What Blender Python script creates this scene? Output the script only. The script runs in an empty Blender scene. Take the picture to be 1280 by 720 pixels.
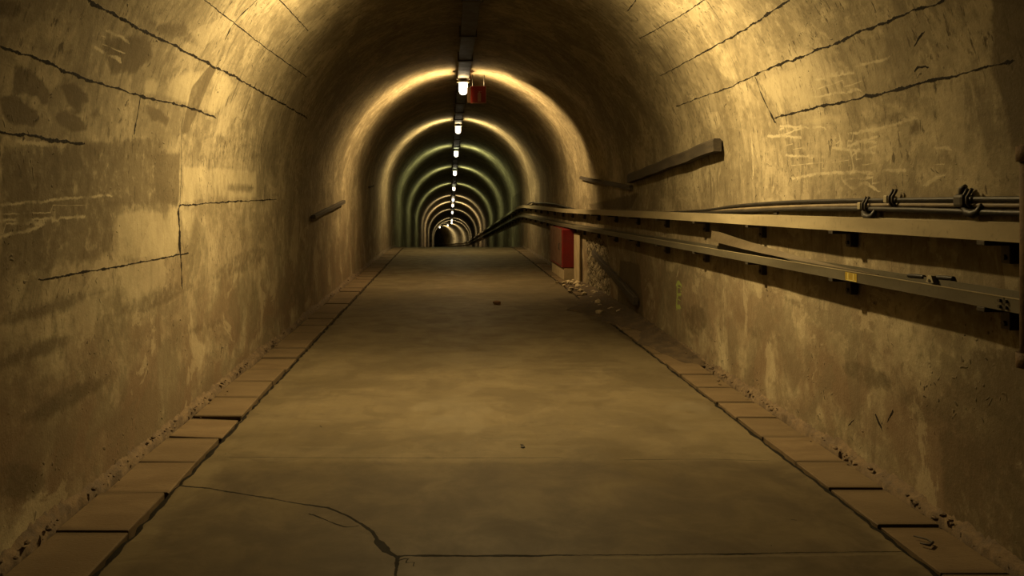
import bpy, bmesh, math, random
import numpy as np
from mathutils import Vector, Matrix

random.seed(7)
rng = np.random.default_rng(11)
SC = bpy.context.scene
COL = SC.collection
PI = math.pi

# ------------------------------------------------------------------ measured layout
F, PX, PY = 1000.0, 562.0, 248.0          # focal length (px) and principal point of the 1280x720 frame
EYE = 1.5                                 # camera height above the road
XL, XR = -1.854, 2.334                    # tunnel walls
XC, R = (XL + XR) / 2, (XR - XL) / 2
HS = 1.65                                 # height where the vault springs
ROAD_L, ROAD_R = -1.417, 1.945            # edges of the road slab
U1, U2 = HS, HS + PI * R                  # u = length measured up the left wall and over the vault
U3 = U2 + HS


def drop(s):
    if s < 23: return 0.0
    if s < 27: return .00875 * (s - 23) ** 2
    return .14 + .07 * (s - 27)


def path(s):
    """centre line of the tunnel: x, y, z of the road, heading"""
    if s <= 94: return XC, s, -drop(s), 0.0
    t = (s - 94) / 67.0
    return XC - 67 * (1 - math.cos(t)), 94 + 67 * math.sin(t), -drop(s), t


def place(s, lx, h):
    """point lx right of the centre line and h above the road, s metres along"""
    x, y, z, t = path(s)
    return Vector((x + lx * math.cos(t), y + lx * math.sin(t), z + h))


def prof(u):
    """u -> (X, H) on the lining of the straight near part"""
    if u <= U1: return XL, u
    if u >= U2: return XR, U3 - u
    a = (u - U1) / R
    return XC - R * math.cos(a), HS + R * math.sin(a)


def ray(px, py):
    return (px - PX) / F, (PY - py) / F


def lining(px, py):
    """where the sight line of a pixel meets the lining: (u, s)"""
    dx, dz = ray(px, py)
    if abs(dx) > 1e-6:
        Z = (XR if dx > 0 else XL) / dx
        H = EYE + dz * Z
        if H <= HS:
            return (U3 - H, Z) if dx > 0 else (H, Z)
    # circle
    a = dx * dx + dz * dz
    b = -2 * dx * XC + 2 * dz * (EYE - HS)
    c = XC * XC + (EYE - HS) ** 2 - R * R
    Z = (-b + math.sqrt(b * b - 4 * a * c)) / (2 * a)
    ang = math.atan2(EYE + dz * Z - HS, XC - dx * Z)
    return U1 + R * ang, Z


def road_pt(px, py, h=0.0):
    Z = (EYE - h) * F / (py - PY)
    return (px - PX) / F * Z, Z


def lining_point(px, py, off=0.0):
    u, s = lining(px, py)
    X, H = prof(u)
    if u <= U1: n = (1, 0)
    elif u >= U2: n = (-1, 0)
    else:
        a = (u - U1) / R
        n = (math.cos(a), -math.sin(a))
    return Vector((X + n[0] * off, s, H + n[1] * off))


# ------------------------------------------------------------------ object helpers
def link(name, me, mat=None, parent=None):
    o = bpy.data.objects.new(name, me)
    COL.objects.link(o)
    if mat: me.materials.append(mat)
    if parent:
        o.parent = parent
    return o


def tag(o, label=None, cat=None, group=None, kind=None):
    if label: o['label'] = label
    if cat: o['category'] = cat
    if group: o['group'] = group
    if kind: o['kind'] = kind
    return o


def empty(name, loc, rz=0.0):
    o = bpy.data.objects.new(name, None)
    COL.objects.link(o)
    o.location = loc
    o.rotation_euler = (0, 0, rz)
    o.empty_display_size = .1
    return o


def copy_tree(o, parent=None):
    c = o.copy()
    COL.objects.link(c)
    if parent: c.parent = parent
    for ch in list(o.children):
        copy_tree(ch, c)
    return c


def mesh_from(name, V, Fc, smooth=False):
    me = bpy.data.meshes.new(name)
    me.from_pydata([tuple(v) for v in V], [], [tuple(f) for f in Fc])
    if smooth:
        me.polygons.foreach_set('use_smooth', [True] * len(me.polygons))
    me.update()
    return me


def grid_mesh(name, P, smooth=True):
    n, m = P.shape[:2]
    me = bpy.data.meshes.new(name)
    me.vertices.add(n * m)
    me.vertices.foreach_set('co', P.reshape(-1).astype(np.float32))
    i = np.arange((n - 1) * (m - 1))
    r, c = i // (m - 1), i % (m - 1)
    a = r * m + c
    q = np.stack([a, a + 1, a + m + 1, a + m], 1).astype(np.int32)
    me.loops.add(q.size)
    me.loops.foreach_set('vertex_index', q.reshape(-1))
    me.polygons.add(len(q))
    me.polygons.foreach_set('loop_start', np.arange(len(q), dtype=np.int32) * 4)
    if smooth:
        me.polygons.foreach_set('use_smooth', np.ones(len(q), bool))
    me.update(calc_edges=True)
    return me


def attr(me, name, a, kind='FLOAT'):
    at = me.attributes.new(name, kind, 'POINT')
    if kind == 'FLOAT': at.data.foreach_set('value', np.asarray(a, np.float32).reshape(-1))
    else: at.data.foreach_set('vector', np.asarray(a, np.float32).reshape(-1))


class MB:
    """collects rounded boxes, bars and tubes into one mesh"""
    def __init__(self): self.bm = bmesh.new()

    def box(self, c, size, bev=0.0, rot=None, seg=2):
        g = bmesh.ops.create_cube(self.bm, size=1.0)
        M = Matrix.Translation(Vector(c)) @ (rot.to_4x4() if rot else Matrix.Identity(4)) @ Matrix.Diagonal((*size, 1))
        bmesh.ops.transform(self.bm, matrix=M, verts=g['verts'])
        if bev:
            e = list({e for v in g['verts'] for e in v.link_edges})
            bmesh.ops.bevel(self.bm, geom=e, offset=bev, segments=seg, profile=.5, affect='EDGES')
        return self

    def tube(self, pts, r, n=10, caps=True):
        pts = [Vector(p) for p in pts]
        rs = r if isinstance(r, (list, tuple)) else [r] * len(pts)
        rings, up = [], None
        for i, p in enumerate(pts):
            d = (pts[min(i + 1, len(pts) - 1)] - pts[max(i - 1, 0)]).normalized()
            if up is None: up = Vector((0, 0, 1)) if abs(d.z) < .9 else Vector((0, 1, 0))
            a = d.cross(up).normalized()
            b = a.cross(d).normalized()
            up = b
            rings.append([self.bm.verts.new(p + rs[i] * (math.cos(2 * PI * k / n) * a + math.sin(2 * PI * k / n) * b)) for k in range(n)])
        for A, B in zip(rings, rings[1:]):
            for k in range(n):
                f = self.bm.faces.new((A[k], A[(k + 1) % n], B[(k + 1) % n], B[k]))
                f.smooth = True
        if caps:
            self.bm.faces.new(rings[0][::-1])
            self.bm.faces.new(rings[-1])
        return self

    def sweep(self, frames, section):
        """section: closed list of (a, b); frames: list of functions (a,b)->point"""
        rings = [[self.bm.verts.new(f(a, b)) for a, b in section] for f in frames]
        n = len(section)
        for A, B in zip(rings, rings[1:]):
            for k in range(n):
                self.bm.faces.new((A[k], A[(k + 1) % n], B[(k + 1) % n], B[k]))
        self.bm.faces.new(rings[0][::-1])
        self.bm.faces.new(rings[-1])
        return self

    def lathe(self, prof_, c, n=24, sx=1, sy=1, smooth=True):
        """prof_: list of (r, z) about the vertical through c"""
        c = Vector(c)
        rings = []
        for r, z in prof_:
            if r < 1e-6: rings.append([self.bm.verts.new(c + Vector((0, 0, z)))])
            else: rings.append([self.bm.verts.new(c + Vector((r * sx * math.cos(2 * PI * k / n), r * sy * math.sin(2 * PI * k / n), z))) for k in range(n)])
        for A, B in zip(rings, rings[1:]):
            for k in range(n):
                k2 = (k + 1) % n
                if len(A) == 1: f = self.bm.faces.new((A[0], B[k2], B[k]))
                elif len(B) == 1: f = self.bm.faces.new((A[k], A[k2], B[0]))
                else: f = self.bm.faces.new((A[k], A[k2], B[k2], B[k]))
                f.smooth = smooth
        return self

    def build(self, name, mat, parent=None):
        bmesh.ops.recalc_face_normals(self.bm, faces=self.bm.faces)
        me = bpy.data.meshes.new(name)
        self.bm.to_mesh(me)
        self.bm.free()
        return link(name, me, mat, parent)


# ------------------------------------------------------------------ node helpers
class NT:
    def __init__(self, name):
        self.m = bpy.data.materials.new(name)
        self.m.use_nodes = True
        self.t = self.m.node_tree
        self.s = 1.0
        self.t.nodes.clear()
        self.out = self.t.nodes.new('ShaderNodeOutputMaterial')

    def n(self, typ, ins=None, **props):
        nd = self.t.nodes.new(typ)
        for k, v in props.items(): setattr(nd, k, v)
        for k, v in (ins or {}).items(): self.put(nd.inputs[k], v)
        return nd

    def put(self, sock, v):
        if isinstance(v, bpy.types.NodeSocket): self.t.links.new(v, sock)
        elif v is not None: sock.default_value = v

    def math(self, op, a, b=None, c=None, clamp=False):
        nd = self.n('ShaderNodeMath', operation=op, use_clamp=clamp)
        for i, v in enumerate((a, b, c)):
            if v is not None: self.put(nd.inputs[i], v)
        return nd.outputs[0]

    def mix(self, f, a, b, mode='MIX'):
        nd = self.n('ShaderNodeMix', data_type='RGBA', blend_type=mode)
        self.put(nd.inputs[0], f)
        self.put(nd.inputs[6], a if isinstance(a, bpy.types.NodeSocket) else (*[c * self.s for c in a], 1))
        self.put(nd.inputs[7], b if isinstance(b, bpy.types.NodeSocket) else (*[c * self.s for c in b], 1))
        return nd.outputs[2]

    def noise(self, vec, scale, detail=4, rough=.55, dist=0.0):
        nd = self.n('ShaderNodeTexNoise', {'Scale': scale, 'Detail': detail, 'Roughness': rough, 'Distortion': dist})
        self.put(nd.inputs['Vector'], vec)
        return nd.outputs['Fac']

    def ramp(self, v, lo, hi, a=0.0, b=1.0):
        nd = self.n('ShaderNodeMapRange', {'From Min': lo, 'From Max': hi, 'To Min': a, 'To Max': b}, interpolation_type='SMOOTHSTEP')
        self.put(nd.inputs['Value'], v)
        return nd.outputs[0]

    def vmul(self, vec, s):
        nd = self.n('ShaderNodeVectorMath', operation='MULTIPLY')
        self.put(nd.inputs[0], vec)
        nd.inputs[1].default_value = s
        return nd.outputs[0]

    def attr(self, name, out='Fac'):
        return self.n('ShaderNodeAttribute', attribute_name=name).outputs[out]

    def bump(self, h, strength, dist, normal=None):
        nd = self.n('ShaderNodeBump', {'Strength': strength, 'Distance': dist})
        self.put(nd.inputs['Height'], h)
        if normal is not None: self.put(nd.inputs['Normal'], normal)
        return nd.outputs[0]

    def bsdf(self, color, rough=.7, normal=None, metal=0.0, spec=.5):
        nd = self.n('ShaderNodeBsdfPrincipled')
        self.put(nd.inputs['Base Color'], color if isinstance(color, bpy.types.NodeSocket) else (*color, 1))
        self.put(nd.inputs['Roughness'], rough)
        self.put(nd.inputs['Metallic'], metal)
        self.put(nd.inputs['Specular IOR Level'], spec)
        if normal is not None: self.put(nd.inputs['Normal'], normal)
        self.t.links.new(nd.outputs[0], self.out.inputs[0])
        return self.m


def mat_simple(name, col, col2, scale=6, rough=.6, metal=0.0, bump=.2, stretch=(1, 1, 1), spec=.4):
    k = NT(name)
    co = k.n('ShaderNodeTexCoord').outputs['Object']
    v = k.vmul(co, stretch)
    f = k.noise(v, scale, 6, .65)
    c = k.mix(k.ramp(f, .35, .68), col, col2)
    f2 = k.noise(co, scale * 7, 3)
    c = k.mix(k.ramp(f2, .55, .8, 0, .45), c, tuple(x * .4 for x in col))
    return k.bsdf(c, k.ramp(f, .3, .7, rough - .08, rough + .1), k.bump(f2, bump, .004), metal, spec)


def mat_lining():
    k = NT('old_formwork_concrete')
    k.s = .56
    uv = k.attr('suv', 'Vector')
    s_ = k.attr('stain_shade'); p_ = k.attr('pale'); low = k.attr('low'); w_ = k.attr('white'); g_ = k.attr('paint'); sp = k.attr('spall'); rs = k.attr('streak')
    big = k.noise(uv, .55, 4, .6, .4)
    mid = k.noise(uv, 2.3, 6, .62, .3)
    fine = k.noise(uv, 14, 6, .65)
    grain = k.noise(uv, 70, 3, .6)
    st = k.noise(k.vmul(uv, (2.2, 15, 1)), 1.0, 4, .6, .15)          # marks running down the form boards
    lng = k.noise(k.vmul(uv, (26, 1.6, 1)), 1.0, 3, .6)              # marks along the boards
    c = k.mix(k.ramp(mid, .36, .66), (.29, .238, .142), (.53, .45, .285))
    c = k.mix(k.ramp(big, .38, .6, 0, .55), c, (.29, .243, .155))
    c = k.mix(k.ramp(fine, .5, .7, 0, .6), c, (.19, .153, .09))
    flk = k.noise(k.vmul(uv, (9, 26, 1)), 1.0, 5, .7, .3)            # short dark flecks left by the boards
    c = k.mix(k.math('MULTIPLY', k.ramp(flk, .565, .64), k.math('MULTIPLY', k.ramp(mid, .40, .56, .15, .9), k.math('SUBTRACT', 1.0, k.math('MULTIPLY', low, .8)))), c, (.085, .066, .037))
    c = k.mix(k.ramp(fine, .5, .3, 0, .5), c, (.62, .53, .34))
    c = k.mix(k.math('MULTIPLY', k.ramp(st, .52, .64, 0, .8), k.math('ADD', k.ramp(big, .46, .60, 0, .6), k.math('MULTIPLY', rs, .9), clamp=True)), c, (.13, .105, .062))
    c = k.mix(k.ramp(lng, .60, .75, 0, .25), c, (.2, .16, .1))
    # dust and rust-brown dirt thrown up against the foot of the walls
    lo = k.math('MULTIPLY', low, k.ramp(k.noise(uv, 1.7, 5, .65, .6), .28, .6), clamp=True)
    c = k.mix(k.math('MULTIPLY', lo, .85), c, (.205, .136, .080))
    edge = k.math('SUBTRACT', mid, .5)
    # peeled skin of cement, in patches with their own edges
    pt = k.noise(uv, 1.55, 7, .66, .8)
    c = k.mix(k.ramp(pt, .515, .545, 0, .42), c, (.185, .150, .090))
    c = k.mix(k.ramp(pt, .43, .405, 0, .35), c, (.60, .51, .325))
    edge2 = k.math('ADD', k.math('MULTIPLY', edge, .7), k.math('MULTIPLY', k.math('SUBTRACT', fine, .5), .7))
    pm = k.ramp(k.math('ADD', p_, k.math('ADD', edge2, edge)), .30, .68)
    c = k.mix(k.math('MULTIPLY', pm, .5), c, (.63, .54, .335))
    sm = k.math('MULTIPLY', k.ramp(k.math('ADD', s_, edge2), .25, .6), k.ramp(fine, .3, .7, 1.0, .72))
    c = k.mix(k.math('MULTIPLY', sm, .86), c, (.118, .090, .050))
    # lime deposits and sprayed paint
    jn = k.noise(uv, 26, 6, .72)
    wv = k.ramp(k.noise(uv, 9, 4, .7), .3, .7, -.1, 1.25)
    def line(name, wname, jitter, soft):
        d = k.math('ABSOLUTE', k.math('ADD', k.attr(name), k.math('MULTIPLY', k.math('SUBTRACT', jn, .5), jitter)))
        w = k.attr(wname)
        m = k.math('MULTIPLY', k.ramp(k.math('SUBTRACT', d, k.math('MULTIPLY', w, wv)), soft, 0.0), k.math('GREATER_THAN', w, .0006))
        return m
    wm = k.math('MULTIPLY', line('white_d', 'white_w', .035, .009), k.ramp(k.noise(uv, 6, 4), .34, .58))
    c = k.mix(k.math('MULTIPLY', wm, .75), c, (.66, .575, .375))
    gm = k.math('MULTIPLY', line('paint_d', 'paint_w', .008, .014), k.ramp(k.noise(uv, 17, 3), .05, .4))
    c = k.mix(k.math('MULTIPLY', gm, .8), c, (.44, .56, .13))
    # small pits
    vo = k.n('ShaderNodeTexVoronoi', {'Scale': 9.0, 'Randomness': 1.0}); k.put(vo.inputs['Vector'], k.n('ShaderNodeVectorMath', {0: uv, 1: k.n('ShaderNodeTexNoise', {'Vector': uv, 'Scale': 5.0}).outputs['Color']}, operation='ADD').outputs[0])
    pit = k.math('MULTIPLY', k.ramp(vo.outputs['Distance'], .22, .10), k.ramp(k.noise(uv, 2.1, 3), .50, .62))
    c = k.mix(k.math('MULTIPLY', pit, .8), c, (.075, .058, .034))
    # broken-out concrete
    br = k.noise(k.vmul(uv, (.5, 1.2, 1)), 30, 7, .8, .4)
    bm_ = k.ramp(k.math('ADD', sp, k.math('MULTIPLY', edge, .6)), .3, .6)
    c = k.mix(bm_, c, k.mix(k.ramp(br, .40, .62), (.05, .038, .022), (.46, .38, .24)))
    # open joints filled with soot
    j1 = line('crack_d', 'crack_w', .020, .004)
    j2 = line('split_d', 'split_w', .020, .004)
    jm = k.math('MAXIMUM', j1, j2)
    c = k.mix(k.math('MULTIPLY', jm, .985), c, (.014, .010, .006))
    h = k.math('ADD', k.math('MULTIPLY', fine, .5), k.math('MULTIPLY', grain, .25))
    h = k.math('ADD', h, k.math('MULTIPLY', mid, .6))
    h = k.math('SUBTRACT', h, k.math('MULTIPLY', jm, 1.1))
    h = k.math('SUBTRACT', h, k.math('MULTIPLY', pit, .7))
    h = k.math('ADD', h, k.math('MULTIPLY', k.math('MULTIPLY', br, bm_), 1.6))
    return k.bsdf(c, k.ramp(mid, .3, .7, .72, .92), k.bump(h, .55, .015), spec=.12)


def mat_floor():
    k = NT('worn_road_concrete')
    k.s = .33
    uv = k.attr('suv', 'Vector')
    s_ = k.attr('stain_shade'); p_ = k.attr('pale')
    big = k.noise(uv, .7, 4, .6, .3)
    mid = k.noise(uv, 3.2, 6, .62, .4)
    fine = k.noise(uv, 40, 5, .65)
    brush = k.noise(k.vmul(uv, (30, 1.2, 1)), 1.0, 3, .6)
    cross = k.noise(k.vmul(uv, (1.4, 9, 1)), 1.0, 4, .6)
    c = k.mix(k.ramp(big, .35, .65), (.228, .178, .100), (.304, .239, .136))
    c = k.mix(k.ramp(mid, .45, .7, 0, .5), c, (.185, .143, .084))
    pt = k.noise(uv, 1.9, 7, .66, .7)
    c = k.mix(k.ramp(pt, .50, .56, 0, .32), c, (.135, .102, .056))
    c = k.mix(k.ramp(pt, .44, .38, 0, .35), c, (.36, .285, .165))
    c = k.mix(k.ramp(cross, .56, .72, 0, .45), c, (.35, .28, .165))
    c = k.mix(k.ramp(brush, .55, .75, 0, .22), c, (.15, .118, .07))
    c = k.mix(k.ramp(fine, .58, .75, 0, .35), c, (.14, .108, .062))
    e = k.math('MULTIPLY', k.math('SUBTRACT', mid, .5), .7)
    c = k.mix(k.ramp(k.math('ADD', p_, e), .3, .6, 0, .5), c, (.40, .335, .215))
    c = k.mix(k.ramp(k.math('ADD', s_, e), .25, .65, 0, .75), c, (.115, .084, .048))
    def line(name, wname, jitter, soft):
        d = k.math('ABSOLUTE', k.math('ADD', k.attr(name), k.math('MULTIPLY', k.math('SUBTRACT', k.noise(uv, 26, 4), .5), jitter)))
        w = k.attr(wname)
        return k.math('MULTIPLY', k.ramp(k.math('SUBTRACT', d, w), soft, 0.0), k.math('GREATER_THAN', w, .0003))
    jm = k.math('MAXIMUM', line('crack_d', 'crack_w', .014, .003), line('split_d', 'split_w', .012, .003))
    c = k.mix(k.math('MULTIPLY', jm, .98), c, (.012, .009, .005))
    pl = line('white_d', 'white_w', .03, .012)
    c = k.mix(k.math('MULTIPLY', pl, .35), c, (.42, .35, .22))
    h = k.math('ADD', k.math('MULTIPLY', fine, .3), k.math('MULTIPLY', mid, .5))
    h = k.math('SUBTRACT', h, k.math('MULTIPLY', jm, 1.2))
    rg = k.math('ADD', k.ramp(mid, .3, .7, .46, .64), k.math('MULTIPLY', jm, .3))
    return k.bsdf(c, rg, k.bump(h, .3, .008), spec=.16)


def mat_slab():
    k = NT('gutter_slab_concrete')
    k.s = .33
    co = k.n('ShaderNodeTexCoord').outputs['Object']
    oi = k.n('ShaderNodeObjectInfo')
    v = k.n('ShaderNodeVectorMath', {0: co, 1: oi.outputs['Location']}, operation='ADD').outputs[0]
    a = k.noise(v, 3.0, 5, .6, .3); b = k.noise(v, 45, 5, .65)
    c = k.mix(k.ramp(a, .35, .65), (.285, .196, .108), (.37, .262, .148))
    c = k.mix(k.math('MULTIPLY', oi.outputs['Random'], .45), c, (.225, .165, .092))
    c = k.mix(k.ramp(b, .56, .74, 0, .5), c, (.15, .106, .058))
    sx = k.n('ShaderNodeSeparateXYZ', {0: co})
    ey = k.math('ADD', k.math('ABSOLUTE', sx.outputs[1]), k.math('MULTIPLY', k.math('SUBTRACT', a, .5), .22))
    ex = k.math('ADD', k.math('MULTIPLY', k.math('ABSOLUTE', sx.outputs[0]), 2.4), k.math('MULTIPLY', k.math('SUBTRACT', a, .5), .2))
    c = k.mix(k.math('MULTIPLY', k.ramp(k.math('MAXIMUM', ey, ex), .40, .50), .55), c, (.12, .084, .046))   # dirt lodged along the joints
    return k.bsdf(c, .68, k.bump(k.math('ADD', b, a), .35, .006), spec=.15)


M = {}
M['lining'] = mat_lining()
M['floor'] = mat_floor()
M['slab'] = mat_slab()
M['trim'] = mat_simple('crumbling_mortar', (.06, .040, .022), (.12, .083, .046), 14, .9, bump=.8)
M['dirt'] = mat_simple('dry_dirt', (.034, .022, .011), (.07, .047, .024), 7, .95, bump=.9)
M['stone'] = mat_simple('broken_concrete', (.22, .175, .105), (.36, .295, .185), 8, .9, bump=.6)
M['brown_stone'] = mat_simple('rust_brown_stone', (.16, .085, .04), (.24, .13, .06), 20, .9, bump=.6)
M['tray'] = mat_simple('dusty_galvanised_steel', (.24, .20, .12), (.31, .26, .158), 5, .55, .15, .15, (1, .25, 1))
M['tray_low'] = mat_simple('grey_galvanised_steel', (.078, .068, .045), (.108, .095, .064), 5, .5, .2, .15, (1, .25, 1))
M['strip'] = mat_simple('dull_cover_strip', (.07, .053, .03), (.10, .077, .044), 5, .6, .1, .2, (1, .3, 1))
M['bracket'] = mat_simple('blackened_steel', (.035, .03, .024), (.06, .05, .036), 9, .6, .4)
M['cable'] = mat_simple('black_cable_sheath', (.012, .010, .008), (.026, .021, .015), 12, .5)
M['cable_brown'] = mat_simple('dusty_cable_sheath', (.12, .09, .054), (.18, .14, .085), 12, .6)
M['block'] = mat_simple('off_white_plastic', (.28, .24, .15), (.22, .19, .12), 12, .5)
M['rust'] = mat_simple('rusted_steel', (.085, .052, .026), (.15, .098, .05), 14, .75, .3, .6)
M['timber'] = mat_simple('weathered_dark_bar', (.028, .021, .013), (.055, .042, .026), 10, .85, 0, .8, (1, .3, 1))
M['red'] = mat_simple('red_cabinet_paint', (.14, .008, .008), (.115, .007, .007), 5, .42)
M['red_face'] = mat_simple('faded_red_paint', (.085, .042, .022), (.07, .033, .018), 6, .6)
M['white'] = mat_simple('dirty_white_paint', (.31, .245, .145), (.24, .19, .11), 6, .6)
M['ceiltray'] = mat_simple('ceiling_channel_steel', (.026, .019, .010), (.038, .028, .015), 6, .55, .25)
M['housing'] = mat_simple('lamp_housing_grey', (.09, .08, .065), (.13, .115, .09), 8, .5, .2)
M['sign_red'] = mat_simple('sign_red', (.17, .012, .010), (.14, .011, .009), 3, .4)
M['sign_white'] = mat_simple('sign_white', (.26, .15, .11), (.22, .13, .095), 3, .4)
M['yellow'] = mat_simple('yellow_sticker', (.30, .21, .02), (.25, .175, .018), 12, .5)
M['yellow_pale'] = mat_simple('pale_sticker_print', (.48, .40, .13), (.42, .35, .11), 12, .5)


def mat_glass(col, st):
    k = NT('lit_lamp_glass')
    e = k.n('ShaderNodeEmission', {'Color': (*col, 1), 'Strength': st})
    t = k.n('ShaderNodeBsdfTransparent')
    a = k.n('ShaderNodeAddShader')
    k.t.links.new(e.outputs[0], a.inputs[0]); k.t.links.new(t.outputs[0], a.inputs[1])
    k.t.links.new(a.outputs[0], k.out.inputs[0])
    return k.m


M['glow'] = mat_glass((1.0, .84, .58), 2.3)

# ------------------------------------------------------------------ marks on the lining, read off as polylines and patches
NOISE_SEED = np.random.default_rng(5)


def jag(pts, step=.07, amp=.008):
    out = []
    for (a, b) in zip(pts, pts[1:]):
        a, b = np.array(a), np.array(b)
        n = max(1, int(np.linalg.norm(b - a) / step))
        for i in range(n):
            p = a + (b - a) * i / n
            if i: p = p + NOISE_SEED.normal(0, amp, 2)
            out.append(p)
    out.append(np.array(pts[-1]))
    return out


TH = .8


def segs(lines, conv):
    S = []
    for w, pts in lines:
        q = jag([conv(*p) for p in pts], amp=.001 + w * .35)
        for i, (a, b) in enumerate(zip(q, q[1:])):
            S.append((a, b, w * TH * (1 + NOISE_SEED.uniform(-.5, .6))))
    return S


def line_field(UV, S):
    n = len(UV)
    best = np.full(n, 9.0); sd = np.full(n, 9.0); w = np.full(n, -.02)
    for a, b, wd in S:
        lo = np.minimum(a, b) - .12; hi = np.maximum(a, b) + .12
        idx = np.nonzero((UV[:, 0] > lo[0]) & (UV[:, 0] < hi[0]) & (UV[:, 1] > lo[1]) & (UV[:, 1] < hi[1]))[0]
        if len(idx) == 0: continue
        d = b - a; L = math.hypot(*d) + 1e-9
        r = UV[idx] - a
        t = (r @ d) / L / L
        tc = np.clip(t, 0, 1)
        dd = np.linalg.norm(r - tc[:, None] * d, axis=1)
        m = dd < best[idx]
        k = idx[m]
        best[k] = dd[m]
        cr = (d[0] * r[:, 1] - d[1] * r[:, 0]) / L
        sd[k] = np.where(cr[m] >= 0, dd[m], -dd[m])
        over = (t[m] < -.35) | (t[m] > 1.35)
        w[k] = np.where((dd[m] > .085) | over, -.02, wd)
    sd = np.where(np.abs(sd) > .12, np.sign(sd) * .12, sd)
    return sd, w


def poly_field(UV, polys, conv, soft=.05):
    out = np.zeros(len(UV))
    for amt, pts in polys:
        P = np.array([conv(*p) for p in pts])
        x, y = UV[:, 0], UV[:, 1]
        lo, hi = P.min(0) - .3, P.max(0) + .3
        idx = np.nonzero((x > lo[0]) & (x < hi[0]) & (y > lo[1]) & (y < hi[1]))[0]
        if len(idx) == 0: continue
        q = UV[idx]
        ins = np.zeros(len(q), bool)
        dist = np.full(len(q), 9.0)
        for i in range(len(P)):
            a, b = P[i], P[(i + 1) % len(P)]
            cond = ((a[1] > q[:, 1]) != (b[1] > q[:, 1]))
            den = b[1] - a[1] if abs(b[1] - a[1]) > 1e-9 else 1e-9
            xi = (b[0] - a[0]) * (q[:, 1] - a[1]) / den + a[0]
            ins ^= cond & (q[:, 0] < xi)
            d = b - a
            t = np.clip(((q - a) @ d) / (d @ d + 1e-12), 0, 1)
            dist = np.minimum(dist, np.linalg.norm(q - a - t[:, None] * d, axis=1))
        v = np.clip(.5 + np.where(ins, dist, -dist) / (2 * soft), 0, 1) * amt
        out[idx] = np.maximum(out[idx], v)
    return out


def ell(cx, cy, rx, ry, rot=0.0, n=14):
    c, s = math.cos(math.radians(rot)), math.sin(math.radians(rot))
    return [(cx + rx * math.cos(2 * PI * i / n) * c - ry * math.sin(2 * PI * i / n) * s,
             cy + rx * math.cos(2 * PI * i / n) * s + ry * math.sin(2 * PI * i / n) * c) for i in range(n)]


JOINTS = [
    (.010, [(111, 0), (135, 14), (178, 38), (215, 55), (262, 80), (300, 100), (345, 125), (383, 147)]),
    (.008, [(0, 58), (50, 75), (100, 96), (140, 109), (177, 120), (200, 126), (235, 134), (270, 147)]),
    (.009, [(0, 165), (30, 168), (60, 175), (103, 179)]),
    (.003, [(255, 0), (290, 26), (330, 58), (383, 96)]),
    (.003, [(350, 0), (385, 38)]),
    (.005, [(224, 257), (260, 254), (290, 252), (345, 249)]),
    (.005, [(50, 350), (100, 341), (150, 333), (190, 325), (235, 316)]),
    (.007, [(987, 0), (960, 17), (945, 28), (920, 43), (878, 66)]),
    (.003, [(878, 66), (850, 82), (825, 95)]),
    (.009, [(1180, 0), (1140, 13), (1108, 28), (1080, 37), (1050, 52), (1010, 68), (970, 82), (944, 94)]),
    (.004, [(944, 94), (910, 110), (880, 120), (845, 133)]),
    (.008, [(1261, 78), (1230, 84), (1200, 93), (1150, 104), (1100, 118), (1050, 128), (1000, 139), (968, 148)]),
    (.003, [(880, 0), (850, 20), (800, 48)]),
]
SPLITS = [
    (.014, [(322, 0), (312, 10), (290, 32), (283, 45)]),
    (.020, [(223, 262), (224, 300), (228, 358)]),
    (.003, [(228, 150), (227, 200), (225, 258)]),
    (.009, [(176, 122), (172, 145), (168, 165)]),
    (.010, [(944, 96), (950, 115), (960, 138), (967, 152)]),
    (.003, [(881, 0), (898, 24)]),
    (.007, [(1152, 42), (1143, 57)]),
    (.006, [(1143, 90), (1146, 84), (1158, 83)]),
    (.004, [(795, 0), (785, 13)]),
    (.003, [(726, 175), (745, 205)]),
    (.008, [(1094, 520), (1100, 534)]), (.007, [(1108, 526), (1114, 514)]), (.005, [(1060, 532), (1066, 524)]),
]
WHITE = [
    (.008, [(975, 158), (1030, 160)]), (.009, [(1061, 168), (1100, 160), (1143, 147)]), (.008, [(1049, 168), (1053, 184)]),
    (.008, [(1042, 185), (1092, 191)]), (.009, [(1063, 186), (1067, 213)]), (.009, [(991, 223), (1020, 217), (1053, 216), (1131, 213)]),
    (.012, [(940, 176), (942, 219)]), (.008, [(979, 193), (1030, 197)]), (.008, [(1053, 226), (1065, 236), (1080, 228), (1095, 237)]),
    (.008, [(1170, 186), (1186, 185)]), (.009, [(1159, 230), (1176, 219)]), (.007, [(960, 170), (1000, 171)]), (.007, [(1062, 176), (1095, 179)]),
    (.003, [(0, 276), (72, 272), (105, 271)]), (.004, [(0, 297), (33, 289), (72, 275)]), (.002, [(0, 256), (139, 244)]),
    (.012, [(10, 172), (40, 178), (75, 184)]), (.005, [(120, 60), (150, 75)]), (.005, [(135, 38), (160, 52)]), (.005, [(1020, 100), (1080, 88)]),
    (.006, [(1040, 92), (1110, 72)]), (.006, [(1015, 122), (1075, 112)]), (.006, [(846, 345), (848, 338)]),
]
PAINT = [
    (.012, [(845, 357), (846, 354), (849, 353), (852, 357)]),
    (.012, [(846.5, 357), (846, 370), (845, 384)]),
    (.010, [(846, 368), (851, 368)]),
    (.012, [(845, 383), (850, 384)]),
]
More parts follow.
